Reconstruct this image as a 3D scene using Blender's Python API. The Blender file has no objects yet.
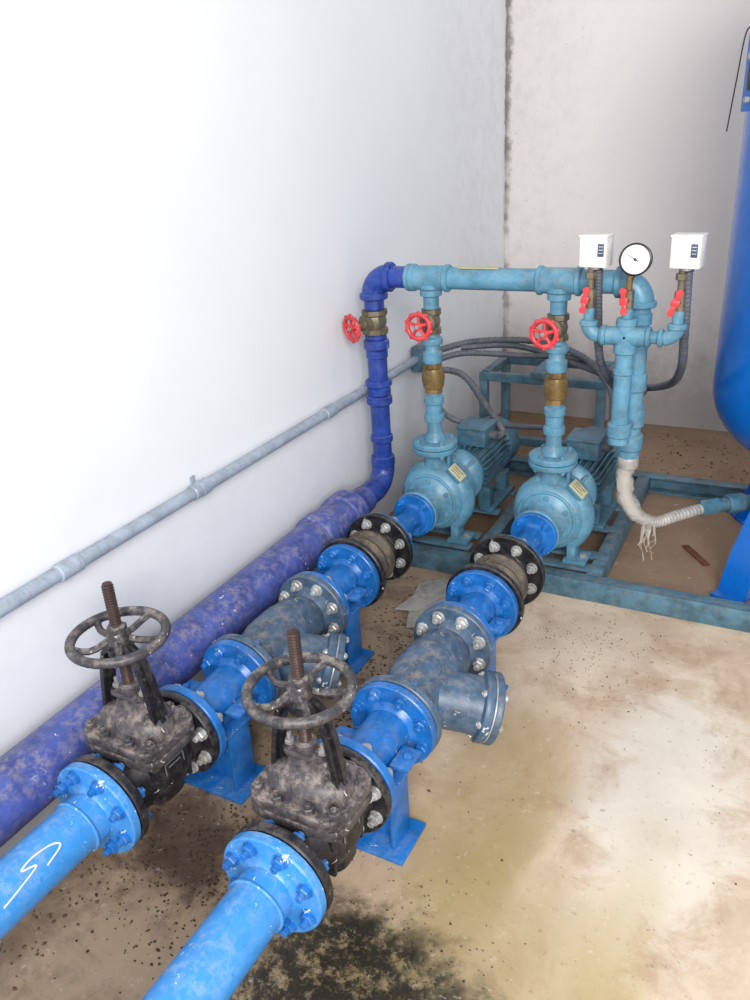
import bpy, bmesh, math, random
from mathutils import Matrix, Vector
random.seed(7)
pi=math.pi
def V(*a): return Vector(a)
def lin(c):
    o=[]
    for x in c:
        x/=255.0
        o.append(x/12.92 if x<=.04045 else ((x+.055)/1.055)**2.4)
    return (o[0],o[1],o[2],1)
# ---------------------------------------------------------------- materials
class NT:
    def __init__(s,name):
        s.m=bpy.data.materials.new(name); s.m.use_nodes=True
        s.t=s.m.node_tree; s.n=s.t.nodes; s.l=s.t.links
        s.b=s.n['Principled BSDF']
        s.tc=s.n.new('ShaderNodeTexCoord')
    def link(s,a,b): s.l.new(a,b)
    def set(s,sock,v):
        if hasattr(v,'is_output'): s.l.new(v,sock)
        else: sock.default_value=v
    def noise(s,scale,detail=6,rough=.6,vec=None,dist=0):
        n=s.n.new('ShaderNodeTexNoise'); n.inputs['Scale'].default_value=scale
        n.inputs['Detail'].default_value=detail; n.inputs['Roughness'].default_value=rough
        n.inputs['Distortion'].default_value=dist
        s.l.new(vec if vec is not None else s.tc.outputs['Object'],n.inputs['Vector'])
        return n.outputs['Fac']
    def rng(s,v,a,b,c=0,d=1,smooth=True):
        n=s.n.new('ShaderNodeMapRange'); n.clamp=True
        if smooth: n.interpolation_type='SMOOTHSTEP'
        s.set(n.inputs[0],v)
        n.inputs[1].default_value=a;n.inputs[2].default_value=b;n.inputs[3].default_value=c;n.inputs[4].default_value=d
        return n.outputs[0]
    def math(s,op,a,b=0,clamp=False):
        n=s.n.new('ShaderNodeMath'); n.operation=op; n.use_clamp=clamp
        s.set(n.inputs[0],a); s.set(n.inputs[1],b); return n.outputs[0]
    def mix(s,f,a,b):
        n=s.n.new('ShaderNodeMix'); n.data_type='RGBA'
        s.set(n.inputs[0],f); s.set(n.inputs[6],a); s.set(n.inputs[7],b); return n.outputs[2]
    def bump(s,h,st=.2,d=.01):
        n=s.n.new('ShaderNodeBump'); n.inputs['Strength'].default_value=st; n.inputs['Distance'].default_value=d
        s.l.new(h,n.inputs['Height']); s.l.new(n.outputs[0],s.b.inputs['Normal'])
    def nz(s):
        g=s.n.new('ShaderNodeNewGeometry'); x=s.n.new('ShaderNodeSeparateXYZ'); s.l.new(g.outputs['Normal'],x.inputs[0]); return x.outputs[2]
    def xyz(s):
        g=s.n.new('ShaderNodeNewGeometry'); x=s.n.new('ShaderNodeSeparateXYZ'); s.l.new(g.outputs['Position'],x.inputs[0]); return x.outputs, g.outputs['Position']
def paint(name,base,dust=(150,140,122),amt=.5,rough=.36,metal=0,splat=0.0,var=.25,top=.6,bump=.15,sc=1.0,chip=.6):
    k=NT(name); b=lin(base); q=1-var*1.5; dk=(b[0]*q,b[1]*q,b[2]*q,1)
    n1=k.noise(13*sc,7,.7); c=k.mix(k.rng(n1,.33,.64),dk,b)
    n2=k.noise(42*sc,9,.75)
    n5=k.noise(9*sc,4,.6)
    nz=k.rng(k.nz(),-.1,1,1-top,1)
    gate=k.rng(n5,.35,.6,.35,1)
    f=k.math('MULTIPLY',k.math('MULTIPLY',k.math('MULTIPLY',k.rng(n2,.44,.62),gate),nz),amt,True)
    c=k.mix(f,c,lin(dust))
    n4=k.noise(95*sc,5,.75)
    f3=k.math('MULTIPLY',k.rng(n4,.60,.66),chip*min(1,amt+.3))
    c=k.mix(f3,c,(b[0]*.2+.012,b[1]*.2+.010,b[2]*.2+.008,1))
    if splat>0:
        v=k.noise(55,4,.55,None,.8); g2=k.rng(k.noise(5,3),.40,.58)
        th=.705-splat*.07
        f2=k.math('MULTIPLY',k.rng(v,th,th+.02),g2)
        c=k.mix(k.math('MULTIPLY',f2,.85),c,lin((214,214,208)))
    k.link(c,k.b.inputs['Base Color'])
    k.link(k.math('ADD',k.math('MULTIPLY',f,.45),rough),k.b.inputs['Roughness'])
    k.b.inputs['Metallic'].default_value=metal
    if bump: k.bump(n2,bump,.004)
    return k.m
def plain(name,c,rough=.5,metal=0,emis=0):
    k=NT(name)
    n=k.noise(30,4); b=lin(c)
    k.link(k.mix(k.rng(n,.3,.7),(b[0]*.8,b[1]*.8,b[2]*.8,1),b),k.b.inputs['Base Color'])
    k.b.inputs['Roughness'].default_value=rough; k.b.inputs['Metallic'].default_value=metal
    return k.m
M_blue=paint('blue_pipe_paint',(56,138,210),(176,184,188),.30,.30,splat=.6,var=.10,chip=.5)
M_bluef=paint('blue_flange_paint',(22,110,190),(130,138,145),.35,.29,splat=.35,var=.26)
M_navy=paint('navy_pipe_paint',(34,66,156),(130,130,145),.35,.34,var=.26,splat=.1)
M_purple=paint('dusty_violet_paint',(70,86,160),(150,140,150),.70,.42,var=.28,splat=.5)
M_teal=paint('teal_paint',(92,150,178),(154,150,140),.48,.36,var=.26)
M_teald=paint('dark_teal_paint',(70,120,144),(130,116,102),.55,.42,var=.36)
M_frame=paint('frame_paint',(80,122,142),(140,116,94),.6,.44,var=.36)
M_strain=paint('grey_cast_paint',(68,96,124),(142,132,122),.55,.38,var=.34,splat=.3)
M_black=paint('black_cast_iron',(24,24,30),(120,112,108),.45,.36,var=.3,splat=.2)
M_bonnet=paint('dusty_cast_iron',(76,72,76),(158,144,136),.75,.42,var=.5,splat=.45,chip=.8)
M_wheel=paint('worn_handwheel_iron',(62,60,66),(156,146,138),.7,.4,var=.5,splat=.45,chip=.8)
M_stem=paint('rusty_stem',(74,56,52),(60,44,38),.6,.4,metal=.4)
M_bolt=paint('zinc_bolt',(192,192,192),(120,108,90),.55,.33,metal=.35,var=.36)
M_rubber=paint('dirty_rubber',(84,78,68),(140,124,100),.7,.65,var=.5)
M_brass=paint('bronze',(150,124,76),(105,92,70),.6,.36,metal=.45,var=.38)
M_bronze=paint('dull_bronze',(128,118,98),(110,100,85),.6,.4,metal=.35,var=.38)
M_red=paint('red_handle',(222,58,66),(190,140,130),.35,.35,var=.25)
M_tank=paint('tank_blue',(4,100,192),(60,120,175),.12,.2,var=.1,top=.2,bump=.02,chip=.1)
M_pvc=paint('grey_conduit',(164,176,192),(120,115,108),.45,.4,var=.2)
M_cable=paint('grey_flex_conduit',(88,94,104),(130,120,110),.5,.5,var=.3)
M_white=plain('white_plastic',(232,229,220),.4)
M_mark=plain('white_paint_mark',(225,225,222),.6)
M_face=plain('gauge_face',(244,244,240),.4)
M_dark=plain('dark_trim',(28,30,34),.35)
M_plate=plain('name_plate',(196,188,150),.35,.2)
M_hose=paint('white_braid_hose',(180,176,172),(140,122,100),.6,.4,var=.3)
M_rust=paint('rust',(110,62,40),(80,50,35),.6,.8,var=.3)
M_sheet=paint('paper_sheet',(186,182,176),(140,122,98),.6,.8,var=.15)
M_debris=plain('dirt_bits',(60,46,32),.95)
M_soil=plain('loose_soil',(96,74,54),.95)
M_steel=plain('dull_steel',(170,172,175),.35,.6)
M_label=plain('label_blue',(70,84,110),.4)
kk=NT('plastic_film'); kk.b.inputs['Base Color'].default_value=(.62,.58,.52,1); kk.b.inputs['Alpha'].default_value=.4; kk.b.inputs['Roughness'].default_value=.2
M_film=kk.m
# floor
k=NT('concrete_floor'); (px,py,pz),P=k.xyz()
n1=k.noise(1.6,8,.62,P,.7); n2=k.noise(6,9,.7,P,.4); n3=k.noise(45,7,.75,P)
c=k.mix(k.rng(n1,.35,.65),lin((184,158,132)),lin((210,190,166)))
c=k.mix(k.math('MULTIPLY',k.rng(n2,.42,.66),.55),c,lin((160,132,104)))
def blob(cx,cy,rx,ry,soft=.5,nz=.5):
    dx=k.math('DIVIDE',k.math('SUBTRACT',px,cx),rx); dy=k.math('DIVIDE',k.math('SUBTRACT',py,cy),ry)
    d=k.math('SQRT',k.math('ADD',k.math('MULTIPLY',dx,dx),k.math('MULTIPLY',dy,dy)))
    d=k.math('ADD',d,k.math('MULTIPLY',k.math('SUBTRACT',n2,.5),nz*4))
    d=k.math('ADD',d,k.math('MULTIPLY',k.math('SUBTRACT',n1,.5),nz*3))
    return k.rng(d,1-soft,1+soft,1,0)
c=k.mix(k.math('MULTIPLY',blob(-.12,1.60,.18,.42,.5,.6),.6),c,lin((224,220,210)))
c=k.mix(k.math('MULTIPLY',blob(.25,1.3,.30,.5,.6,.6),.35),c,lin((218,206,186)))
c=k.mix(k.math('MULTIPLY',blob(-.45,2.15,.22,.2,.6),.4),c,lin((212,198,180)))
# damp stains
c=k.mix(k.math('MULTIPLY',blob(-.50,1.42,.15,.38,.4),.55),c,lin((158,136,84)))
c=k.mix(k.math('MULTIPLY',blob(-.36,1.0,.24,.28,.45),.5),c,lin((156,138,88)))
c=k.mix(k.math('MULTIPLY',blob(-.14,1.05,.07,.40,.5),.4),c,lin((176,158,106)))
# brown dirt between pipes and at pumps
f=k.math('MULTIPLY',k.rng(k.math('ADD',px,k.math('MULTIPLY',n2,.3)),-.52,-.74),.82)
c=k.mix(f,c,k.mix(k.rng(n2,.36,.58),lin((98,76,58)),lin((158,136,112))))
f=k.math('MULTIPLY',k.rng(k.math('ADD',py,k.math('MULTIPLY',n2,.5)),2.62,2.85),.8)
c=k.mix(f,c,lin((118,90,68)))
c=k.mix(k.math('MULTIPLY',blob(-1.12,1.0,.13,.15,.4,.5),.8),c,lin((64,46,42)))  # moist dirt under the left gate valve, with shadow painted into its dark colour
# mould / dark wet
dm=k.math('MULTIPLY',blob(-.60,.80,.26,.21,.45,.5),.95)
c=k.mix(k.math('MULTIPLY',dm,.65),c,lin((88,78,42)))
dm=k.math('MULTIPLY',dm,k.rng(k.noise(20,8,.8,P),.38,.52))
c=k.mix(dm,c,lin((18,18,12)))
c=k.mix(k.math('MULTIPLY',k.rng(n3,.58,.68),.5),c,lin((104,82,60)))
c=k.mix(k.math('MULTIPLY',k.rng(k.noise(30,7,.8,P),.58,.66),.3),c,lin((230,224,212)))
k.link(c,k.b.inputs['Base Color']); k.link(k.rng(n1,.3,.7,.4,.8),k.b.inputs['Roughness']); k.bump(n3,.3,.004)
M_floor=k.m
def wallmat(name,base,corner_axis):
    k=NT(name); (px,py,pz),P=k.xyz()
    n1=k.noise(1.3,6,.6,P); n2=k.noise(14,8,.75,P); n3=k.noise(55,6,.75,P)
    b=lin(base); c=k.mix(k.rng(n1,.3,.7),(b[0]*.96,b[1]*.96,b[2]*.97,1),b)
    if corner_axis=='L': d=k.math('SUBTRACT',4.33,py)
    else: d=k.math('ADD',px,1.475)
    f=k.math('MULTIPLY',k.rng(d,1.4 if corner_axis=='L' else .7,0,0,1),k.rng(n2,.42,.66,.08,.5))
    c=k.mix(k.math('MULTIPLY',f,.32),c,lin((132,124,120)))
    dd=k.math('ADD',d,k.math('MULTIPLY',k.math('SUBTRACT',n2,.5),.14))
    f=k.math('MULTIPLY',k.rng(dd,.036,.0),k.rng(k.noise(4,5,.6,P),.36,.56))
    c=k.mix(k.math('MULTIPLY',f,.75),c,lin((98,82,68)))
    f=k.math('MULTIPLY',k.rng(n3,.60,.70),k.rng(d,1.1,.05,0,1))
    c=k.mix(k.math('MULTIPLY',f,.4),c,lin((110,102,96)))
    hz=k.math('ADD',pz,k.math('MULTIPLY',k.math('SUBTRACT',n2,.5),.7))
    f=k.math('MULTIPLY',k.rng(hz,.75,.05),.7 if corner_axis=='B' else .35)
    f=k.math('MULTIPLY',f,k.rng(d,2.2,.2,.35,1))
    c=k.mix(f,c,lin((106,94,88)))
    k.link(c,k.b.inputs['Base Color']); k.b.inputs['Roughness'].default_value=.85; k.bump(n2,.12,.006)
    return k.m
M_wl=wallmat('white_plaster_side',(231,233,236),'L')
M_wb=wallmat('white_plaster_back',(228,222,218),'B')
# ---------------------------------------------------------------- builder
def fr(o,z,x=None):
    z=Vector(z).normalized()
    if x is None: x=Vector((0,0,1)) if abs(z.z)<.9 else Vector((1,0,0))
    x=Vector(x); x=(x-z*x.dot(z)).normalized(); y=z.cross(x)
    m=Matrix((x,y,z)).transposed().to_4x4(); m.translation=Vector(o); return m
POST=None
class B:
    def __init__(s): s.v=[];s.f=[];s.fm=[];s.mats=[]
    def mi(s,m):
        if m not in s.mats: s.mats.append(m)
        return s.mats.index(m)
    def add(s,vs,fs,mat,M=None):
        o=len(s.v); i=s.mi(mat)
        for p in vs: s.v.append((M@Vector(p)) if M is not None else Vector(p))
        for f in fs: s.f.append([a+o for a in f]); s.fm.append(i)
    def lathe(s,prof,M,mat,segs=36):
        vs=[];fs=[];rings=[]
        for r,z in prof:
            if r<1e-6: rings.append([len(vs)]); vs.append((0,0,z))
            else:
                rings.append(list(range(len(vs),len(vs)+segs)))
                for i in range(segs):
                    a=2*pi*i/segs; vs.append((r*math.cos(a),r*math.sin(a),z))
        for A,C in zip(rings,rings[1:]):
            for i in range(segs):
                j=(i+1)%segs
                if len(A)==1 and len(C)==1: continue
                if len(A)==1: fs.append([A[0],C[j],C[i]])
                elif len(C)==1: fs.append([A[i],A[j],C[0]])
                else: fs.append([A[i],A[j],C[j],C[i]])
        s.add(vs,fs,mat,M)
    def cyl(s,p0,p1,r,mat,segs=28,ch=None,r2=None):
        p0=Vector(p0);p1=Vector(p1);L=(p1-p0).length; r2=r if r2 is None else r2
        if ch is None: ch=min(r,L)*.12
        s.lathe([(0,0),(r-ch,0),(r,ch),(r2,L-ch),(r2-ch,L),(0,L)],fr(p0,p1-p0),mat,segs)
    def tube(s,pts,r,mat,segs=14,sm=0):
        pts=[Vector(p) for p in pts]
        if sm:
            P=[pts[0]*2-pts[1]]+pts+[pts[-1]*2-pts[-2]]; q=[]
            for i in range(1,len(P)-2):
                for t in range(sm):
                    u=t/sm;a,b,c,d=P[i-1],P[i],P[i+1],P[i+2]
                    q.append(.5*((2*b)+(c-a)*u+(2*a-5*b+4*c-d)*u*u+(3*b-a-3*c+d)*u**3))
            q.append(pts[-1]); pts=q
        n=len(pts)
        if callable(r): rr=[r(i/(n-1)) for i in range(n)]
        elif isinstance(r,(list,tuple)): rr=r
        else: rr=[r]*n
        T=[(pts[min(i+1,n-1)]-pts[max(i-1,0)]).normalized() for i in range(n)]
        up=Vector((0,0,1)) if abs(T[0].z)<.9 else Vector((1,0,0))
        x=(up-T[0]*up.dot(T[0])).normalized(); vs=[];fs=[]
        for i in range(n):
            x=(x-T[i]*x.dot(T[i])).normalized(); y=T[i].cross(x)
            for j in range(segs):
                a=2*pi*j/segs; vs.append(pts[i]+(x*math.cos(a)+y*math.sin(a))*rr[i])
        for i in range(n-1):
            for j in range(segs):
                k2=(j+1)%segs; fs.append([i*segs+j,i*segs+k2,(i+1)*segs+k2,(i+1)*segs+j])
        fs.append(list(range(segs))[::-1]); fs.append([(n-1)*segs+j for j in range(segs)])
        s.add(vs,fs,mat)
    def arc(s,c,R,a0,a1,ex,ey,r,mat,segs=20,n=12):
        c=Vector(c);ex=Vector(ex);ey=Vector(ey)
        s.tube([c+ex*R*math.cos(a0+(a1-a0)*i/n)+ey*R*math.sin(a0+(a1-a0)*i/n) for i in range(n+1)],r,mat,segs)
    def torus(s,R,r,M,mat,ns=44,nr=12):
        vs=[];fs=[]
        for i in range(ns):
            a=2*pi*i/ns
            for j in range(nr):
                b=2*pi*j/nr; q=R+r*math.cos(b); vs.append((q*math.cos(a),q*math.sin(a),r*math.sin(b)))
        for i in range(ns):
            for j in range(nr):
                fs.append([i*nr+j,((i+1)%ns)*nr+j,((i+1)%ns)*nr+(j+1)%nr,i*nr+(j+1)%nr])
        s.add(vs,fs,mat,M)
    def prism(s,poly,z0,z1,M,mat,bev=0.003):
        bm=bmesh.new(); a=[bm.verts.new((x,y,z0)) for x,y in poly]
        f=bm.faces.new(a); r=bmesh.ops.extrude_face_region(bm,geom=[f])
        for g in r['geom']:
            if isinstance(g,bmesh.types.BMVert): g.co.z=z1
        bmesh.ops.recalc_face_normals(bm,faces=bm.faces[:])
        if bev: bmesh.ops.bevel(bm,geom=bm.edges[:],offset=bev,segments=2,affect='EDGES',profile=.5,clamp_overlap=True)
        bm.verts.index_update()
        s.add([v.co.copy() for v in bm.verts],[[v.index for v in f.verts] for f in bm.faces],mat,M); bm.free()
    def box(s,c,sz,mat,bev=.003,R=None):
        x,y,z=[q/2 for q in sz]; M=Matrix.Translation(Vector(c))
        if R is not None: M=M@R.to_4x4()
        s.prism([(-x,-y),(x,-y),(x,y),(-x,y)],-z,z,M,mat,bev)
    def hexn(s,o,d,r,h,mat,off=0):
        M=fr(o,d)@Matrix.Rotation(off,4,'Z')
        s.lathe([(0,0),(r,0),(r,h*.85),(r*.85,h),(0,h)],M,mat,6)
    def flange(s,o,d,R,t,mat,hub=None,hl=.02,segs=44):
        prof=[(0,0),(R-.003,0),(R,.003),(R,t-.003),(R-.003,t)]
        if hub: prof+=[(hub*1.22,t),(hub*1.05,t+hl),(hub,t+hl+.004),(0,t+hl+.004)]
        else: prof+=[(0,t)]
        s.lathe(prof,fr(o,d),mat,segs)
    def bolts(s,o,d,Rc,n,a,b,mat,r=.014,off=None,h=.014,stub=.012):
        d=Vector(d).normalized(); M=fr(o,d); off=pi/n if off is None else off
        for i in range(n):
            t=off+2*pi*i/n
            p=M@Vector((Rc*math.cos(t),Rc*math.sin(t),0))
            s.cyl(p-d*(a+h+stub),p+d*(b+h+stub*.6),r*.55,mat,8,0.001)
            s.hexn(p+d*b,d,r,h,mat,random.random()); s.hexn(p-d*a,-d,r,h,mat,random.random())
            s.cyl(p+d*(b-.001),p+d*(b+.003),r*1.18,mat,12,.0005); s.cyl(p-d*(a-.001),p-d*(a+.003),r*1.18,mat,12,.0005)
    def done(s,name,ang=38):
        if POST is not None: s.v=[POST@v for v in s.v]
        me=bpy.data.meshes.new(name)
        mn=Vector([min(v[i] for v in s.v) for i in range(3)]); mx=Vector([max(v[i] for v in s.v) for i in range(3)])
        c=Vector(((mn.x+mx.x)/2,(mn.y+mx.y)/2,mn.z))
        me.from_pydata([v-c for v in s.v],[],s.f)
        for m in s.mats: me.materials.append(m)
        for p,i in zip(me.polygons,s.fm): p.material_index=i; p.use_smooth=True
        bm=bmesh.new(); bm.from_mesh(me); bmesh.ops.recalc_face_normals(bm,faces=bm.faces[:]); bm.to_mesh(me); bm.free()
        me.set_sharp_from_angle(angle=math.radians(ang))
        o=bpy.data.objects.new(name,me); o.location=c; bpy.context.scene.collection.objects.link(o); return o
# ---------------------------------------------------------------- room
def slab(name,lo,hi,mat):
    b=B(); lo=Vector(lo);hi=Vector(hi); b.box((lo+hi)/2,hi-lo,mat,0); return b.done(name)
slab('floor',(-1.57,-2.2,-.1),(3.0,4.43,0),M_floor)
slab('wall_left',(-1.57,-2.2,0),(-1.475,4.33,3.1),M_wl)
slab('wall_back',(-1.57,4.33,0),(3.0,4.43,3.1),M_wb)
# ---------------------------------------------------------------- pipelines
AX=.25; PR=.056; FR=.110; BC=.088; NS=.018
Yd=(0,1,0); nY=(0,-1,0)
def handwheel(b,c,d,R,r,mat,nsp=5,dish=.012,hub=.02):
    M=fr(c,d,(1,0,0)); b.torus(R,r,M,mat)
    b.lathe([(0,-.014),(hub,-.014),(hub*1.1,0),(hub*.8,.014),(0,.014)],M,mat,20)
    for i in range(nsp):
        a=2*pi*i/nsp+.3
        pts=[]
        for t in range(6):
            u=t/5; rr=hub*.6+(R-hub*.6)*u; aa=a+.35*math.sin(u*pi)*.5
            pts.append(M@Vector((rr*math.cos(aa),rr*math.sin(aa),-dish*math.sin(u*pi))))
        b.tube(pts,r*.72,mat,8)
def rrect(w,h,c,n=5):
    P=[]
    for (sx,sy,a0) in ((1,1,0),(-1,1,pi/2),(-1,-1,pi),(1,-1,3*pi/2)):
        for i in range(n+1):
            a=a0+pi/2*i/n; P.append((sx*(w/2-c)+c*abs(math.cos(a))*sx,sy*(h/2-c)+c*abs(math.sin(a))*sy))
    return P
def yaw(x0):
    return Matrix.Translation(V(x0,1.1,0))@Matrix.Rotation(-.017,4,'Z')@Matrix.Translation(V(-x0,-1.1,0))
RX={}
for li,x0 in enumerate((-.715,-1.160)):
    POST=yaw(x0); RX[li]=(POST@V(x0,2.56,0))
    def at(y,z=AX,x=None): return (x0 if x is None else x,y,z)
    # inlet pipe
    b=B(); b.cyl(at(-1.2),at(.82),PR,M_blue,44); b.flange(at(.857-NS),nY,FR,.022,M_blue,PR,.006)
    b.bolts(at(.86-NS),Yd,BC,8,.024,.022,M_bluef)
    b.torus(PR+.001,.004,fr(at(.77),Yd),M_blue)
    if li==1:
        path=[(.66,.55),(.70,.75),(.69,.98),(.65,1.10),(.62,1.0),(.645,.80),(.60,.62),(.56,.50)]
        b.tube([(x0+(PR+.0004)*math.cos(a),y,AX+(PR+.0004)*math.sin(a)) for y,a in path],.0018,M_mark,6,8)
    b.done('flanged_inlet_pipe')
    # gate valve
    b=B(); b.flange(at(.860-NS),Yd,FR,.022,M_black,.062,.02); b.flange(at(1.098),nY,FR,.022,M_black,.062,.02)
    b.lathe([(.06,.86),(.062,.9),(.078,.925),(.086,.955),(.088,.98),(.086,1.005),(.078,1.035),(.062,1.06),(.06,1.085)],fr(at(0),Yd),M_black,36)
    cy=.975; Mv=Matrix.Translation(Vector((x0,cy,0)))
    b.prism(rrect(.158,.092,.035),.19,.335,Mv,M_black,.004)
    b.prism(rrect(.215,.162,.040),.318,.340,Mv,M_bonnet,.004)
    b.prism(rrect(.215,.162,.040),.343,.365,Mv,M_bonnet,.004)
    for sx in (-1,1):
        for (ax_,ay) in ((.086,.054),(.086,-.054),(.036,.064),(.036,-.064)):
            p=Vector((x0+sx*ax_,cy+ay,.365)); b.hexn(p,(0,0,1),.0125,.011,M_bonnet,random.random()); b.cyl(p,p+V(0,0,.018),.0065,M_bonnet,8,.001)
            b.hexn(p-V(0,0,.047),(0,0,-1),.0115,.011,M_bonnet,random.random())
    Mo=Mv@Matrix.Diagonal((1.3,.85,1,1))
    b.lathe([(.072,.361),(.070,.385),(.058,.402),(.036,.412),(.030,.428),(.030,.44),(0,.44)],Mo,M_bonnet,32)
    b.prism(rrect(.10,.045,.02),.440,.452,Mv,M_bonnet,.003)
    b.lathe([(.022,.45),(.022,.470),(.016,.476),(0,.476)],Mv,M_bonnet,20)
    for sx in(-1,1): b.cyl((x0+sx*.038,cy,.40),(x0+sx*.038,cy,.475),.005,M_bolt,8); b.hexn((x0+sx*.038,cy,.452),(0,0,1),.010,.009,M_bolt)
    for sx in(-1,1):
        pts=[(x0+sx*.072,cy,.385),(x0+sx*.067,cy,.43),(x0+sx*.056,cy,.50),(x0+sx*.042,cy,.545),(x0+sx*.018,cy,.566)]
        n=len(pts)
        for w,t in ((.040,.010),(.012,.024)):
            vs=[];fs=[]
            for i,p in enumerate(pts):
                p=Vector(p); T=(Vector(pts[min(i+1,n-1)])-Vector(pts[max(i-1,0)])).normalized(); N=V(0,1,0).cross(T).normalized(); q=1-.25*i/(n-1)
                for (u,v_) in ((-1,-1),(1,-1),(1,1),(-1,1)): vs.append(p+V(0,1,0)*u*w/2*q+N*v_*t/2)
            for i in range(n-1):
                for j in range(4): k2=(j+1)%4; fs.append([i*4+j,i*4+k2,(i+1)*4+k2,(i+1)*4+j])
            fs+= [[3,2,1,0],[(n-1)*4+j for j in range(4)]]
            b.add(vs,fs,M_black)
    b.lathe([(0,.543),(.022,.543),(.028,.552),(.028,.566),(.021,.574),(.016,.578),(0,.578)],Mv,M_black,24)
    handwheel(b,(x0,cy,.590),(0,0,1),.097,.0105,M_wheel,5,.012,.024)
    b.hexn((x0,cy,.603),(0,0,1),.021,.014,M_wheel)
    prof=[(0,.44)]; z=.44
    while z<.712: prof+=[(.0125,z),(.0096,z+.003)]; z+=.006
    prof+=[(.010,.716),(0,.718)]
    b.lathe(prof,Mv,M_stem,16)
    b.box((x0+.0805,cy+.005,.262),(.004,.064,.064),M_dark,.001)
    for zz in (.291,.235): b.box((x0+.083,cy+.005,zz),(.002,.058,.0018),M_steel,0)
    for yy in (-.028,.028): b.box((x0+.083,cy+.005+yy,.263),(.002,.0018,.056),M_steel,0)
    for i in range(4): b.box((x0+.083,cy+.005-.004*(i%2),.279-.010*i),(.002,.036-.008*(i%2),.0022),M_steel,0)
    for yy in(.925,1.03): b.box((x0,yy,.25),(.15,.010,.10),M_black,.003)
    b.done('gate_valve')
    # spool 1
    b=B(); b.cyl(at(1.11),at(1.315),PR,M_bluef,40); b.flange(at(1.1015),Yd,FR,.022,M_bluef,PR,.01); b.flange(at(1.325),nY,FR,.022,M_bluef,PR,.01)
    b.bolts(at(1.1),Yd,BC,8,.024,.024,M_bolt,.0145); b.bolts(at(1.327),Yd,BC,8,.024,.024,M_bluef,.0145)
    b.done('flanged_pipe_spool')
    # y strainer
    b=B(); b.flange(at(1.328),Yd,FR+.002,.022,M_strain,.065,.02); b.flange(at(1.682),nY,FR+.004,.022,M_strain,.065,.02)
    b.lathe([(.062,1.34),(.064,1.37),(.078,1.41),(.088,1.46),(.088,1.54),(.078,1.60),(.064,1.64),(.062,1.67)],fr(at(0),Yd),M_strain,36)
    d=Vector((.80,.40,-.26)).normalized(); s0=Vector(at(1.44)); e=s0+d*.20
    b.lathe([(0,0),(.066,.02),(.073,.08),(.073,.14),(.076,.155),(.088,.159),(.090,.163),(.090,.177),(.087,.181),(0,.181)],fr(s0,d),M_strain,36)
    b.lathe([(0,.1815),(.087,.1815),(.087,.185),(0,.185)],fr(s0,d),M_bolt,36)
    b.lathe([(0,.185),(.088,.185),(.090,.188),(.090,.200),(.087,.203),(.03,.203),(.024,.213),(0,.213)],fr(s0,d),M_strain,36)
    b.bolts(s0+d*.184,d,.074,6,.026,.019,M_bolt,.009,h=.008,stub=.004)
    b.bolts(at(1.6835),Yd,BC,8,.0255,.0235,M_bolt,.0155)
    b.done('y_strainer')
    # spool 2
    b=B(); b.cyl(at(1.69),at(1.88),PR,M_bluef,40); b.flange(at(1.685),Yd,FR,.022,M_bluef,PR,.01); b.flange(at(1.892),nY,FR,.022,M_bluef,PR,.01)
    b.bolts(at(1.893),Yd,BC,8,.024,.022,M_bluef,.0145)
    b.done('flanged_pipe_spool')
    # rubber expansion joint
    b=B(); b.flange(at(1.895),Yd,FR+.010,.020,M_black,.06,.004); b.flange(at(2.105),nY,FR+.012,.020,M_black,.06,.004)
    b.lathe([(.062,1.905),(.068,1.93),(.085,1.955),(.093,1.975),(.085,1.992),(.072,2.0),(.085,2.008),(.093,2.025),(.085,2.045),(.068,2.07),(.062,2.095)],fr(at(0),Yd),M_rubber,36)
    b.bolts(at(2.107),Yd,BC+.004,8,.024,.024,M_bolt,.015)
    b.done('rubber_expansion_joint')
    # reducer
    b=B(); b.flange(at(2.109),Yd,FR,.022,M_bluef,PR,.01)
    b.lathe([(PR,2.12),(PR,2.17),(.052,2.19),(.040,2.27),(.038,2.29),(.038,2.355),(0,2.355)],fr(at(0),Yd),M_bluef,36)
    b.flange(at(2.372),nY,.080,.018,M_bluef,.038,.008)
    b.bolts(at(2.373),Yd,.064,4,.02,.02,M_bluef,.011)
    b.done('concentric_pipe_reducer')
    # pump
    b=B(); A=fr(at(0),Yd)
    b.flange(at(2.374),Yd,.082,.018,M_teal,.045,.01)
    b.lathe([(.042,2.39),(.042,2.42),(.052,2.46),(.072,2.485),(.098,2.495),(.118,2.508),(.132,2.530),(.137,2.560),(.132,2.590),(.118,2.612),(.115,2.62),(.128,2.622),(.128,2.642),(.108,2.646),(.085,2.66),(.065,2.69),(.065,2.72),(.09,2.745),(.112,2.75),(.112,2.768),(0,2.768)],A,M_teal,44)
    b.torus(.100,.006,fr(at(2.497),Yd),M_teal)
    for i in range(8):
        a=2*pi*i/8+.2; b.hexn((x0+.112*math.cos(a),2.622,AX+.112*math.sin(a)),nY,.009,.010,M_teal)
    for i in range(6):
        a=2*pi*i/6+.5; b.hexn((x0+.082*math.cos(a),2.490,AX+.082*math.sin(a)),nY,.009,.010,M_teal)
    pts=[];rr=[]
    for i in range(26):
        a=-pi*.5+ (2*pi*.86)*i/25; R=.10+.012*i/25
        pts.append((x0-R*math.cos(a+.2),2.56,AX+R*math.sin(a+.2))); rr.append(.030+.018*i/25)
    b.tube(pts,rr,M_teal,16)
    b.lathe([(.060,.30),(.048,.36),(.040,.40),(.040,.425),(.05,.43),(.082,.432),(.084,.436),(.084,.447),(.081,.450),(0,.450)],Matrix.Translation(V(x0,2.56,0)),M_teal,32)
    b.box((x0+.06,2.555,.40),(.012,.03,.05),M_teal)
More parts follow.
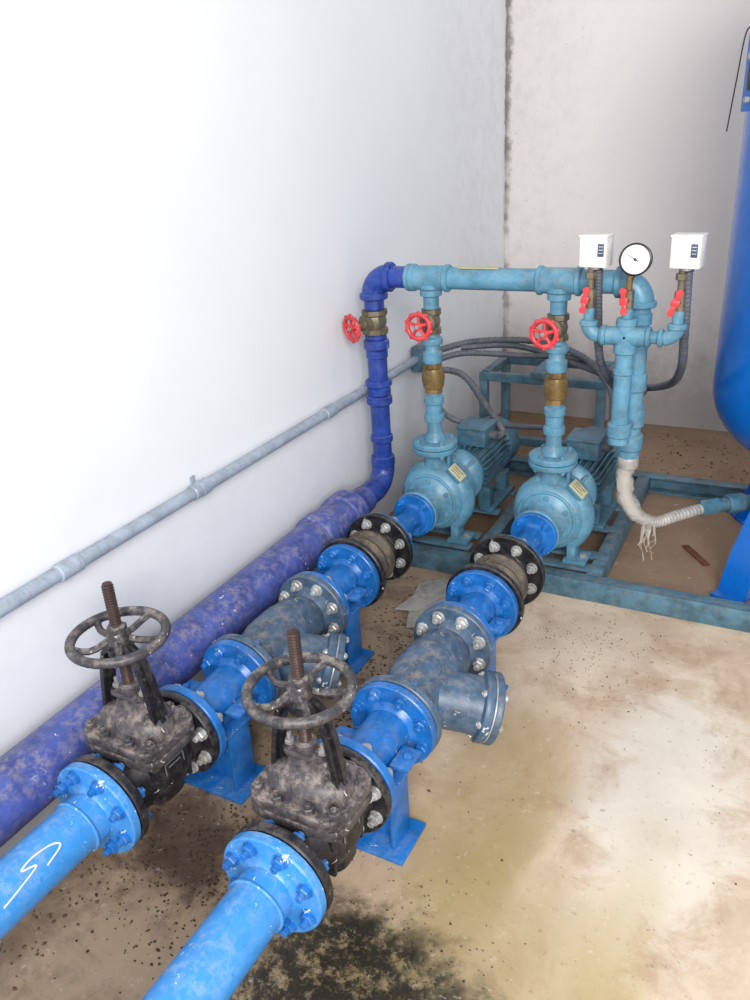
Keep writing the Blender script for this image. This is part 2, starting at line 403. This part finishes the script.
    for sx in(-1,1):
        b.box((x0+sx*.085,2.56,.12),(.03,.07,.085),M_teal,.004); b.box((x0+sx*.10,2.56,.084),(.08,.09,.016),M_teal,.003)
        b.hexn((x0+sx*.12,2.56,.092),(0,0,1),.012,.012,M_bolt)
    for i in range(4):
        a=pi/4+i*pi/2; b.box((x0+.088*math.cos(a),2.705,AX+.088*math.sin(a)),(.05,.09,.012),M_teal,.002,Matrix.Rotation(-a,3,'Y'))
    b.lathe([(0,2.77),(.100,2.77),(.100,2.80),(.088,2.805),(.088,3.10),(.10,3.105),(.110,3.11),(.112,3.20),(.100,3.222),(0,3.225)],A,M_teald,36)
    for i in range(30):
        a=2*pi*i/30; b.box((x0+.098*math.cos(a),2.955,AX+.098*math.sin(a)),(.026,.29,.005),M_teald,0,Matrix.Rotation(-a,3,'Y'))
    b.box((x0+.03,2.90,AX+.135),(.12,.13,.07),M_teald,.006); b.box((x0+.03,2.90,AX+.174),(.13,.14,.012),M_teald,.004)
    b.cyl((x0+.08,2.90,AX+.135),(x0+.12,2.90,AX+.135),.018,M_cable,14)
    for sx in(-1,1):
        for yy in(2.86,3.05): b.box((x0+sx*.085,yy,.125),(.05,.05,.10),M_teald,.003)
        b.box((x0+sx*.10,2.955,.084),(.06,.27,.016),M_teald,.003)
    # riveted name plate on casing shoulder
    dd=Vector((.62,-.42,.66)).normalized(); pc=Vector(at(2.535))+Vector((.085,0,.10))+dd*.028
    F=fr(pc,dd,(.73,0,-.68)); b.prism([(-.034,-.022),(.034,-.022),(.034,.022),(-.034,.022)],-.014,.002,F,M_teal,.001); b.prism([(-.032,-.020),(.032,-.020),(.032,.020),(-.032,.020)],.002,.004,F,M_plate,.0005)
    for i in range(3): b.prism([(-.024,-.011+.010*i),(.022-.008*(i%2),-.011+.010*i),(.022-.008*(i%2),-.009+.010*i),(-.024,-.009+.010*i)],.0038,.0046,F,M_dark,0)
    b.done('centrifugal_pump')
    # riser
    b=B(); X=x0; Y=2.56
    MZ=Matrix.Translation(V(X,Y,0))
    b.lathe([(0,.452),(.080,.452),(.084,.456),(.084,.468),(.080,.472),(.042,.474),(.036,.492),(.029,.50),(.027,.505),(.027,.655),(0,.655)],MZ,M_teal,32)
    b.bolts((X,Y,.451),(0,0,1),.066,4,.020,.021,M_teal,.011,h=.010,stub=.006)
    b.lathe([(.027,.545),(.036,.548),(.038,.56),(.036,.572),(.031,.576),(.031,.612),(.036,.616),(.036,.640),(.027,.645)],MZ,M_teal,28)
    b.lathe([(0,.765),(.033,.765),(.035,.77),(.035,.80),(.028,.805),(.026,.81),(.026,.83),(.036,.832),(.039,.84),(.036,.852),(.028,.858),(.027,.865),(.027,.868),(0,.868)],MZ,M_teal,28)
    b.lathe([(0,.955),(.027,.955),(.027,.995),(.038,1.0),(.038,1.018),(.032,1.022),(.032,1.035),(0,1.035)],MZ,M_teal,28)
    b.done('riser_pipe')
    b=B(); b.lathe([(0,.655),(.034,.655),(.034,.672),(.030,.675),(.037,.69),(.039,.71),(.037,.73),(.030,.745),(.034,.748),(.034,.765),(0,.765)],MZ,M_brass,8)
    b.lathe([(.0,.66),(.036,.675),(.041,.70),(.041,.72),(.036,.745),(0,.76)],MZ,M_brass,28)
    b.done('check_valve')
    def sup(x,y,top):
        b=B(); c=M_bluef
        b.box((x,y,.006),(.19,.13,.012),c,.003)
        b.box((x,y,top/2),(.12,.010,top-.012),c,.002)
        b.box((x-.06,y,top/2),(.010,.08,top-.012),c,.002); b.box((x+.06,y,top/2),(.010,.08,top-.012),c,.002)
        b.box((x,y,top-.004),(.14,.09,.010),c,.002)
        n=10; vs=[];fs=[]
        for i in range(n+1):
            a=-pi+pi*i/n
            for R in(.0565,.0635):
                for yy in(-.04,.04): vs.append((x+R*math.cos(a),y+yy,AX+R*math.sin(a)))
        for i in range(n):
            o=i*4
            for (p,q) in((0,1),(1,3),(3,2),(2,0)): fs.append([o+p,o+q,o+4+q,o+4+p])
        b.add(vs,fs,c)
        for sx in(-1,1):
            b.box((x+sx*.082,y,.255),(.045,.07,.010),c,.002); b.hexn((x+sx*.088,y,.26),(0,0,1),.010,.010,c)
        b.done('pipe_support')
    sup(x0,1.215,.19); sup(x0,1.79,.19)
POST=None
R1=RX[0].x; R2=RX[1].x
def gv(X,Y,Z,d,pr):
    b=B(); MZ=Matrix.Translation(V(X,Y,Z)); d=Vector(d).normalized()
    b.lathe([(0,-.042),(pr*1.35,-.042),(pr*1.35,-.026),(pr*1.1,-.02),(pr*1.25,0),(pr*1.1,.02),(pr*1.35,.026),(pr*1.35,.042),(0,.042)],MZ,M_bronze,8)
    M=fr((X,Y,Z),d)
    b.lathe([(0,0),(.030,.0),(.030,.035),(.034,.037),(.034,.050),(.022,.054),(.018,.072),(.018,.082),(0,.082)],M,M_bronze,10)
    b.cyl(M@V(0,0,.08),M@V(0,0,.112),.006,M_brass,10)
    c=M@V(0,0,.105); b.torus(.041,.0080,fr(c,d),M_red,30,10)
    b.cyl(c-d*.008,c+d*.008,.014,M_red,14)
    for i in range(5):
        a=2*pi*i/5; F=fr(c,d); b.tube([F@V(.008*math.cos(a),.008*math.sin(a),0),F@V(.041*math.cos(a),.041*math.sin(a),0)],.0058,M_red,8)
    for i in range(10):
        a=2*pi*i/10; F=fr(c,d); p=F@V(.047*math.cos(a),.047*math.sin(a),0); b.lathe([(0,-.007),(.0065,-.003),(.0065,.003),(0,.007)],fr(p,d),M_red,8)
    b.cyl(c+d*.006,c+d*.016,.007,M_steel,8)
    b.done('red_wheel_gate_valve')
gv(R1,2.558,.912,(-.14,-1,-.0),.027)
gv(R2,2.558,.912,(-.02,-1,.02),.027)
gv(-1.358,2.56,.900,(-.45,-.93,-.08),.036)
# header
HZ=1.058; HY=2.56
b=B()
b.cyl((-1.20,HY,HZ),(-.50,HY,HZ),.036,M_teal,30)
for X in(R1,R2):
    b.cyl((X-.062,HY,HZ),(X+.062,HY,HZ),.041,M_teal,30,.004)
    for s_ in(-1,1): b.cyl((X+s_*.062-.009,HY,HZ),(X+s_*.062+.009,HY,HZ),.046,M_teal,30,.004)
    b.cyl((X,HY,HZ),(X,HY,1.03),.036,M_teal,28); b.cyl((X,HY,1.038),(X,HY,1.022),.040,M_teal,28)
b.cyl((-1.222,HY,HZ),(-1.205,HY,HZ),.046,M_teal,30,.004)
b.arc((-.50,HY,HZ-.062),.062,pi/2,0,(1,0,0),(0,0,1),.040,M_teal,26)
b.cyl((-.515,HY,HZ),(-.495,HY,HZ),.048,M_teal,30,.004); b.cyl((-.438,HY,.985),(-.438,HY,1.005),.048,M_teal,30,.004)
b.cyl((-.438,HY,1.0),(-.438,HY,.50),.032,M_teal,28)
for z0,z1,r in((.93,.97,.038),(.72,.78,.039),(.60,.66,.040),(.52,.575,.041),(.49,.52,.034)):
    b.cyl((-.438,HY,z0),(-.438,HY,z1),r,M_teal,28,.005)
b.cyl((-.438,HY,.62),(-.455,2.455,.62),.022,M_teal,20)
b.box((-.96,HY-.001,HZ+.036),(.14,.03,.004),M_plate,.001)
b.done('discharge_header_pipe')
b=B(); LX=-1.358
b.arc((LX+.065,HY,HZ-.065),.065,pi,pi/2,(1,0,0),(0,0,1),.043,M_navy,26)
b.cyl((LX+.055,HY,HZ),(LX+.078,HY,HZ),.051,M_navy,30,.004); b.cyl((LX,HY,.98),(LX,HY,1.003),.051,M_navy,30,.004)
b.cyl((LX+.07,HY,HZ),(-1.222,HY,HZ),.037,M_navy,30)
b.cyl((LX,HY,.942),(LX,HY,.99),.036,M_navy,28)
b.cyl((LX,HY,.34),(LX,HY,.858),.036,M_navy,28)
for z0,z1,r in((.80,.835,.047),(.835,.855,.040),(.765,.80,.040),(.59,.625,.048),(.625,.66,.044),(.66,.685,.050),(.44,.47,.043),(.345,.385,.046)):
    b.cyl((LX,HY,z0),(LX,HY,z1),r,M_navy,28,.005)
b.arc((LX,HY-.075,.345),.075,0,-pi/2,(0,1,0),(0,0,1),.044,M_navy,26)
b.cyl((LX,HY-.07,.27),(LX,HY-.17,.27),.046,M_navy,28)
b.done('vertical_drop_pipe')
b=B(); LX=-1.355
b.lathe([(0,-1.2),(.074,-1.2),(.074,2.02),(.082,2.025),(.084,2.03),(.084,2.085),(.077,2.09),(.077,2.20),(.086,2.205),(.086,2.27),(.080,2.275),(.058,2.33),(.052,2.34),(.052,2.385),(0,2.385)],fr((LX,0,.27),Yd),M_purple,40)
for y in (-.6,.55,1.65,2.15):
    b.box((LX,y,.10),(.05,.05,.20),M_frame,.003); b.box((LX,y,.005),(.13,.12,.01),M_frame,.002)
b.done('wall_side_water_main')
# ---------------------------------------------------------------- frame
def chan(b,p0,p1,h,w,mat,t=.008,flip=1):
    p0=Vector(p0);p1=Vector(p1); d=(p1-p0).normalized(); n=V(0,0,1).cross(d)*flip; c=(p0+p1)/2; L=(p1-p0).length
    def bx(off_n,off_z,wn,wz):
        cc=c+n*off_n+V(0,0,off_z)
        s=Vector((L if abs(d.x)>.5 else wn, L if abs(d.y)>.5 else wn, wz)); b.box(cc,s,mat,.0015)
    bx(0,h/2,t,h); bx(w/2,t/2,w,t); bx(w/2,h-t/2,w,t)
b=B()
chan(b,(-1.27,2.42,0),(.60,2.42,0),.076,.05,M_frame)
chan(b,(-1.27,3.46,0),(.60,3.46,0),.076,.05,M_frame,flip=-1)
for X in(-1.245,-.92,-.49,.575): chan(b,(X,2.425,0),(X,3.455,0),.074,.045,M_frame)
for xa in(R1-.005,-1.10):
    for y in(2.52,2.62,2.85,3.05): b.box((xa,y,.070),(.42 if xa>-1 else .24,.05,.010),M_frame,.002)
b.done('pump_base_frame')
b=B(); z=.45; q=.04
for y in(3.56,3.88): b.box((-1.03,y,z-q/2),(.60,q,q),M_frame,.003)
for x in(-1.31,-.75): b.box((x,3.72,z-q/2),(q,.32,q),M_frame,.003)
for x in(-1.31,-.75):
    for y in(3.56,3.88): b.box((x,y,(z-q)/2),(q,q,z-q),M_frame,.003); b.box((x,y,.004),(.09,.09,.008),M_frame,.002)
b.box((-1.03,3.56,.12),(.56,q,q),M_frame,.003); b.box((-1.03,3.70,z+.015),(.07,.40,.03),M_frame,.003)
b.done('steel_equipment_stand')
# ---------------------------------------------------------------- conduit & cables
b=B(); CX=-1.447
b.cyl((CX,-1.2,.62),(CX,3.08,.62),.0185,M_pvc,22)
for y in(-.2,1.08,1.57,2.3): b.cyl((CX,y,.62),(CX,y+.07,.62),.0225,M_pvc,22,.003)
for y in(.4,1.60,2.7):
    b.cyl((CX,y,.62),(CX,y+.018,.62),.0240,M_pvc,20,.001); b.box((-1.4715,y+.009,.62),(.005,.018,.07),M_pvc,.001)
b.box((-1.437,3.13,.62),(.06,.11,.11),M_frame,.006); b.box((-1.404,3.13,.62),(.008,.12,.12),M_frame,.003)
b.done('electrical_conduit')
def cable(pts,r,name='flexible_cable_conduit',mat=None):
    b=B(); mat=mat or M_cable
    P=[Vector(p) for p in pts]
    L=sum((a-c).length for a,c in zip(P,P[1:])); sm=max(6,int(L/len(P)/.004))
    b.tube(P,(lambda t:r*(1+.07*math.sin(t*L/.009*pi))),mat,12,sm); return b.done(name,60)
cable([(-1.40,3.15,.64),(-1.25,3.28,.665),(-1.0,3.36,.66),(-.78,3.30,.62),(-.62,3.12,.54),(-.575,2.95,.42),(-.565,2.90,.385)],.014)
cable([(-1.40,3.12,.60),(-1.28,3.22,.625),(-1.05,3.30,.61),(-.80,3.34,.60),(-.55,3.20,.56),(-.47,2.95,.60),(-.50,2.72,.66),(-.545,2.56,.80),(-.549,2.49,.98),(-.549,2.465,1.11)],.013)
cable([(-1.40,3.10,.58),(-1.25,3.12,.56),(-1.12,3.05,.46),(-1.01,2.95,.39),(-1.01,2.90,.385)],.014)
cable([(-1.30,3.24,.645),(-1.08,3.34,.64),(-.80,3.32,.58),(-.55,3.15,.56),(-.38,2.85,.66),(-.31,2.62,.78),(-.296,2.50,.93),(-.298,2.465,1.11)],.013)
cable([(-1.38,3.11,.58),(-1.33,3.0,.48),(-1.2,2.95,.41),(-1.0,3.1,.36),(-.86,3.2,.33),(-.80,3.05,.36)],.012)
# ---------------------------------------------------------------- gauge manifold
b=B(); GY=2.455; GX=-.455
b.cyl((GX,GY,.585),(GX,GY,.89),.027,M_teal,26)
for z0,z1,r in((.575,.60,.033),(.60,.645,.037),(.80,.82,.031),(.865,.895,.034)): b.cyl((GX,GY,z0),(GX,GY,z1),r,M_teal,26,.004)
b.cyl((GX-.06,GY,.918),(GX+.06,GY,.918),.028,M_teal,26,.004); b.cyl((GX,GY,.88),(GX,GY,.968),.028,M_teal,26)
b.cyl((GX,GY,.95),(GX,GY,.972),.031,M_teal,26,.003)
for sx,xe in((-1,-.568),(1,-.312)):
    b.cyl((GX,GY,.918),(xe-sx*.03,GY,.918),.019,M_teal,20)
    b.cyl((GX+sx*.058,GY,.918),(GX+sx*.072,GY,.918),.031,M_teal,22,.003)
    b.arc((xe-sx*.032,GY,.95),.032,-pi/2,0,(sx,0,0),(0,0,1),.022,M_teal,20)
    b.cyl((xe-sx*.036,GY,.918),(xe-sx*.05,GY,.918),.027,M_teal,20,.003); b.cyl((xe,GY,.945),(xe,GY,.962),.027,M_teal,20,.003)
    b.cyl((xe,GY,.95),(xe,GY,1.0),.016,M_teal,18)
    b.cyl((xe,GY,.995),(xe,GY,1.055),.016,M_bronze,8); b.cyl((xe,GY,1.055),(xe,GY,1.12),.010,M_bronze,14)
    b.cyl((xe,GY,1.085),(xe,GY,1.105),.017,M_bronze,6)
b.cyl((GX,GY,.97),(GX,GY,1.0),.016,M_teal,18); b.cyl((GX,GY,.995),(GX,GY,1.055),.016,M_bronze,8); b.cyl((GX,GY,1.05),(GX,GY,1.10),.009,M_brass,12)
for xe,tl in((-.568,.15),(GX,-.1),(-.312,.35)):
    b.cyl((xe,GY,1.025),(xe-.004,GY-.038,1.025),.008,M_bronze,10)
    R=Matrix.Rotation(tl,3,'Y'); c0=V(xe-.006,GY-.040,1.028)
    b.box(c0,(.024,.012,.022),M_red,.004,R)
    for sg in(-1,1): b.box(c0+R@V(0,-.002,sg*.020),(.015,.009,.026),M_red,.004,R); b.cyl(c0+R@V(0,-.007,sg*.029),c0+R@V(0,.003,sg*.029),.0105,M_red,14)
b.done('gauge_manifold_pipe')
for xe,rot in((-.556,-.12),(-.302,-.12)):
    b=B(); R=Matrix.Rotation(rot,3,'Z'); c=V(xe,GY-.002,1.164)
    b.box(c,(.082,.062,.088),M_white,.005,R); b.box(c+V(0,0,.0445),(.086,.066,.006),M_white,.002,R)
    b.box(c+R@V(.024,-.0315,.006),(.018,.002,.036),M_label,.0005,R)
    for i in range(3): b.box(c+R@V(.024,-.0328,.016-.009*i),(.012,.001,.0015),M_white,0,R)
    b.cyl(c+V(0,0,-.052),c+V(0,0,-.040),.017,M_steel,12); b.cyl(c+R@V(.0,.018,-.058),c+R@V(0,.018,-.040),.016,M_dark,14)
    b.done('pressure_switch')
b=B(); d=Vector((-.05,-1,.12)).normalized(); c=V(GX+.016,GY-.008,1.142)
M=fr(c,d,(0,0,1))
b.lathe([(0,-.018),(.040,-.018),(.043,-.012),(.043,.010),(.046,.012),(.046,.018),(.0415,.020),(.0405,.014),(0,.014)],M,M_dark,40)
b.lathe([(0,.0145),(.0403,.0145),(.0403,.0155),(0,.0155)],M,M_face,40)
for i in range(41):
    a=math.radians(225-270*i/40); L=.007 if i%5==0 else .004
    F=M@Matrix.Rotation(a-pi/2,4,'Z'); b.add([F@V(.036-L,-.0005,.0158),F@V(.036,-.0005,.0158),F@V(.036,.0005,.0158),F@V(.036-L,.0005,.0158)],[[0,1,2,3]],M_dark)
F=M@Matrix.Rotation(math.radians(60),4,'Z'); b.add([F@V(-.010,-.0015,.0168),F@V(.031,-.0004,.0168),F@V(.031,.0004,.0168),F@V(-.010,.0015,.0168)],[[0,1,2,3]],M_dark)
b.cyl(M@V(0,0,.0155),M@V(0,0,.019),.004,M_dark,12)
b.cyl((GX,GY,1.08),(GX+.012,GY,1.115),.009,M_brass,6)
b.done('pressure_gauge')
# ---------------------------------------------------------------- hose
b=B()
hp=[(-.438,HY,.50),(-.446,HY-.005,.43),(-.436,HY-.01,.35),(-.395,HY-.005,.285),(-.34,2.59,.255),(-.27,2.66,.262),(-.19,2.76,.262)]
b.tube(hp,lambda t:.023*(1+.06*math.sin(t*47)*math.sin(t*23)) if t<.5 else .019*(1+.08*math.sin(t*320)),M_hose,18,48)
b.cyl((-.438,HY,.455),(-.438,HY,.50),.034,M_hose,24)
vs=[];fs=[];n=22;m=14
P=[Vector(p) for p in hp[:5]]
for i in range(n):
    t=i/(n-1)*3.6; a=int(t); u=t-a; p=P[a].lerp(P[a+1],u)
    for j in range(m):
        th=2*pi*j/m; r=.029+random.uniform(-.006,.006); vs.append((p.x+r*math.cos(th),p.y+r*math.sin(th),p.z+(.3*r*math.cos(th) if a>1 else 0)))
for i in range(n-1):
    for j in range(m): fs.append([i*m+j,i*m+(j+1)%m,(i+1)*m+(j+1)%m,(i+1)*m+j])
b.add(vs,fs,M_film)
b.done('flexible_braided_hose',60)
b=B()
b.cyl((-.215,2.737,.262),(-.16,2.785,.262),.030,M_teald,6); b.cyl((-.17,2.777,.262),(-.10,2.83,.262),.024,M_teald,22); b.cyl((-.135,2.804,.262),(-.085,2.842,.262),.034,M_teald,22)
b.tube([(-.10,2.83,.262),(.05,2.92,.265),(.114,2.95,.30),(.114,2.95,.42)],.026,M_teald,18,8)
b.done('tank_connection_pipe')
b=B()
for i in range(8):
    x=-.375+.006*i+random.uniform(-.005,.005); y=2.56+random.uniform(-.010,.014); L=random.uniform(.05,.15); w=random.uniform(.003,.006)
    pts=[(x+random.uniform(-.004,.004)*t, y+random.uniform(-.004,.004)*t, .26-L*t/5) for t in range(6)]
    vs=[];fs=[]
    for j,p in enumerate(pts): vs+= [(p[0]-w*(1-j/7),p[1],p[2]),(p[0]+w*(1-j/7),p[1]+.006*((j%2)*2-1),p[2])]
    for j in range(5): fs.append([2*j,2*j+1,2*j+3,2*j+2])
    b.add(vs,fs,M_film)
b.done('torn_plastic_wrap')
# ---------------------------------------------------------------- tank
b=B(); TC=V(.118,2.95,0); TR=.355
prof=[(0,.385)]
for i in range(1,13):
    a=pi/2*i/12; prof.append((TR*math.sin(a),.665-.28*math.cos(a)))
prof+=[(TR,.70),(TR,1.95)]
for i in range(1,13):
    a=pi/2*i/12; prof.append((TR*math.cos(a),1.95+.22*math.sin(a)))
b.lathe(prof,Matrix.Translation(TC),M_tank,96)
for a in(math.radians(240),math.radians(0),math.radians(120)):
    e=V(math.cos(a),math.sin(a),0); t=V(-e.y,e.x,0)
    for w,th,off in((.10,.012,0),(.012,.06,-.03)):
        path=[(.20,.47),(.24,.30),(.33,.15),(.385,.0)]
        vs=[];fs=[]
        for r_,z_ in path:
            for (u,v_) in((-1,-1),(1,-1),(1,1),(-1,1)): vs.append(TC+e*(r_+off+v_*th/2)+t*u*w/2+V(0,0,z_))
        for i in range(3):
            for j in range(4): fs.append([i*4+j,i*4+(j+1)%4,i*4+4+(j+1)%4,i*4+4+j])
        fs+=[[3,2,1,0],[12,13,14,15]]; b.add(vs,fs,M_tank)
    b.box(TC+e*.38+V(0,0,.007),(.10,.10,.014),M_tank,.003,Matrix.Rotation(a,3,'Z'))
b.cyl((TC.x,TC.y,.36),(TC.x,TC.y,.42),.05,M_tank,24)
# lug bracket
a=math.radians(212); R=Matrix.Rotation(a,3,'Z'); er=V(math.cos(a),math.sin(a),0)
c=TC+er*(TR+.014)+V(0,0,1.66)
b.box(c,(.05,.008,.30),M_tank,.002,R)
b.box(c+er*.024,(.006,.076,.30),M_tank,.002,R)
for zz in(-.06,.04): b.box(c+er*.028+V(0,0,zz),(.004,.028,.07),M_dark,.001,R)
for zz in(-.12,-.01,.1): b.cyl(c+er*.02+V(0,0,zz),c+er*.038+V(0,0,zz),.009,M_bolt,8)
et=V(math.sin(a),-math.cos(a),0)
b.tube([c+er*.03+V(0,0,.06),c+er*.045+et*.02+V(0,0,.05),c+er*.052+et*.03+V(0,0,-.06),c+er*.06+et*.04+V(0,0,-.20)],.0022,M_dark,6,6)
b.done('pressure_tank')
# ---------------------------------------------------------------- debris
b=B(); poly=[(-1.02,2.02),(-.93,2.06),(-.86,2.18),(-.83,2.33),(-.92,2.38),(-1.03,2.36),(-1.10,2.30),(-1.07,2.16)]
b.prism(poly,.004,.010,Matrix.Translation(V(0,0,0)),M_sheet,.001)
b.prism([(-1.10,2.10),(-1.02,2.12),(-.98,2.22),(-1.06,2.27)],.010,.018,Matrix.Translation(V(0,0,0)),M_sheet,.001)
b.done('torn_cardboard_sheet')
b=B(); b.box((-.22,2.88,.0045),(.16,.026,.005),M_rust,.001,Matrix.Rotation(-.95,3,'Z')); b.done('rusty_steel_strip')
b=B()
def chip(x,y,s,mat=None):
    n=random.randint(3,5); a0=random.random()*6; vs=[]; asp=random.uniform(.3,1)
    for i in range(n):
        a=a0+2*pi*i/n; r=s*random.uniform(.6,1); vs.append((x+r*math.cos(a),y+r*asp*math.sin(a),random.uniform(.001,.003)))
    vs.append((x,y,random.uniform(.002,.004)+s*.3)); b.add(vs,[[i,(i+1)%n,n] for i in range(n)],mat or M_debris)
for i in range(900): chip(random.gauss(-.60,.14),random.gauss(.82,.15),random.uniform(.001,.004))
for i in range(450): chip(random.uniform(-1.3,.9),random.uniform(.5,2.38),random.uniform(.0008,.003))
for i in range(900): chip(random.gauss(-.95,.09),random.uniform(.7,2.3),random.uniform(.0015,.006))
for i in range(1200): chip(random.gauss(-.95,.10),random.uniform(.9,2.35),random.uniform(.002,.009),M_soil)
for i in range(500): chip(random.gauss(-1.27,.05),random.uniform(.4,2.3),random.uniform(.002,.008),M_soil)
for i in range(400): chip(random.gauss(-1.1,.09),random.gauss(.98,.12),random.uniform(.0015,.006))
for i in range(260): chip(random.gauss(-.45,.13),random.gauss(2.15,.15),random.uniform(.001,.004))
for i in range(350): chip(random.uniform(-1.3,.3),random.uniform(3.5,4.25),random.uniform(.002,.009))
b.done('scattered_floor_debris')
# ---------------------------------------------------------------- light
w=bpy.data.worlds.new('World'); bpy.context.scene.world=w; w.use_nodes=True
bg=w.node_tree.nodes['Background']; bg.inputs[0].default_value=(.94,.97,1,1); bg.inputs[1].default_value=.78
def area(loc,tgt,sx,sy,p,col):
    l=bpy.data.lights.new('daylight_opening','AREA'); l.shape='RECTANGLE'; l.size=sx;l.size_y=sy;l.energy=p;l.color=col
    o=bpy.data.objects.new('daylight_opening',l); o.location=loc
    o.rotation_euler=(Vector(tgt)-Vector(loc)).to_track_quat('-Z','Y').to_euler(); bpy.context.scene.collection.objects.link(o)
area((1.15,-1.6,2.5),(-.7,2.6,.7),1.8,1.8,225,(1,.99,.975))
# ---------------------------------------------------------------- camera
cam=bpy.data.cameras.new('camera'); co=bpy.data.objects.new('camera',cam); bpy.context.scene.collection.objects.link(co)
m=Matrix(((.8874,-.1425,.4385),(.4576,.3896,-.7993),(-.0570,.9098,.4110))).to_4x4(); m.translation=V(0,0,1.5)
q=m.to_quaternion(); co.rotation_mode='QUATERNION'; co.rotation_quaternion=q; co.location=(0,0,1.5)
cam.sensor_fit='VERTICAL'; cam.sensor_height=36; cam.lens=28.8; cam.clip_start=.05
bpy.context.scene.camera=co
try: bpy.context.scene.view_settings.view_transform='Standard'
except: pass
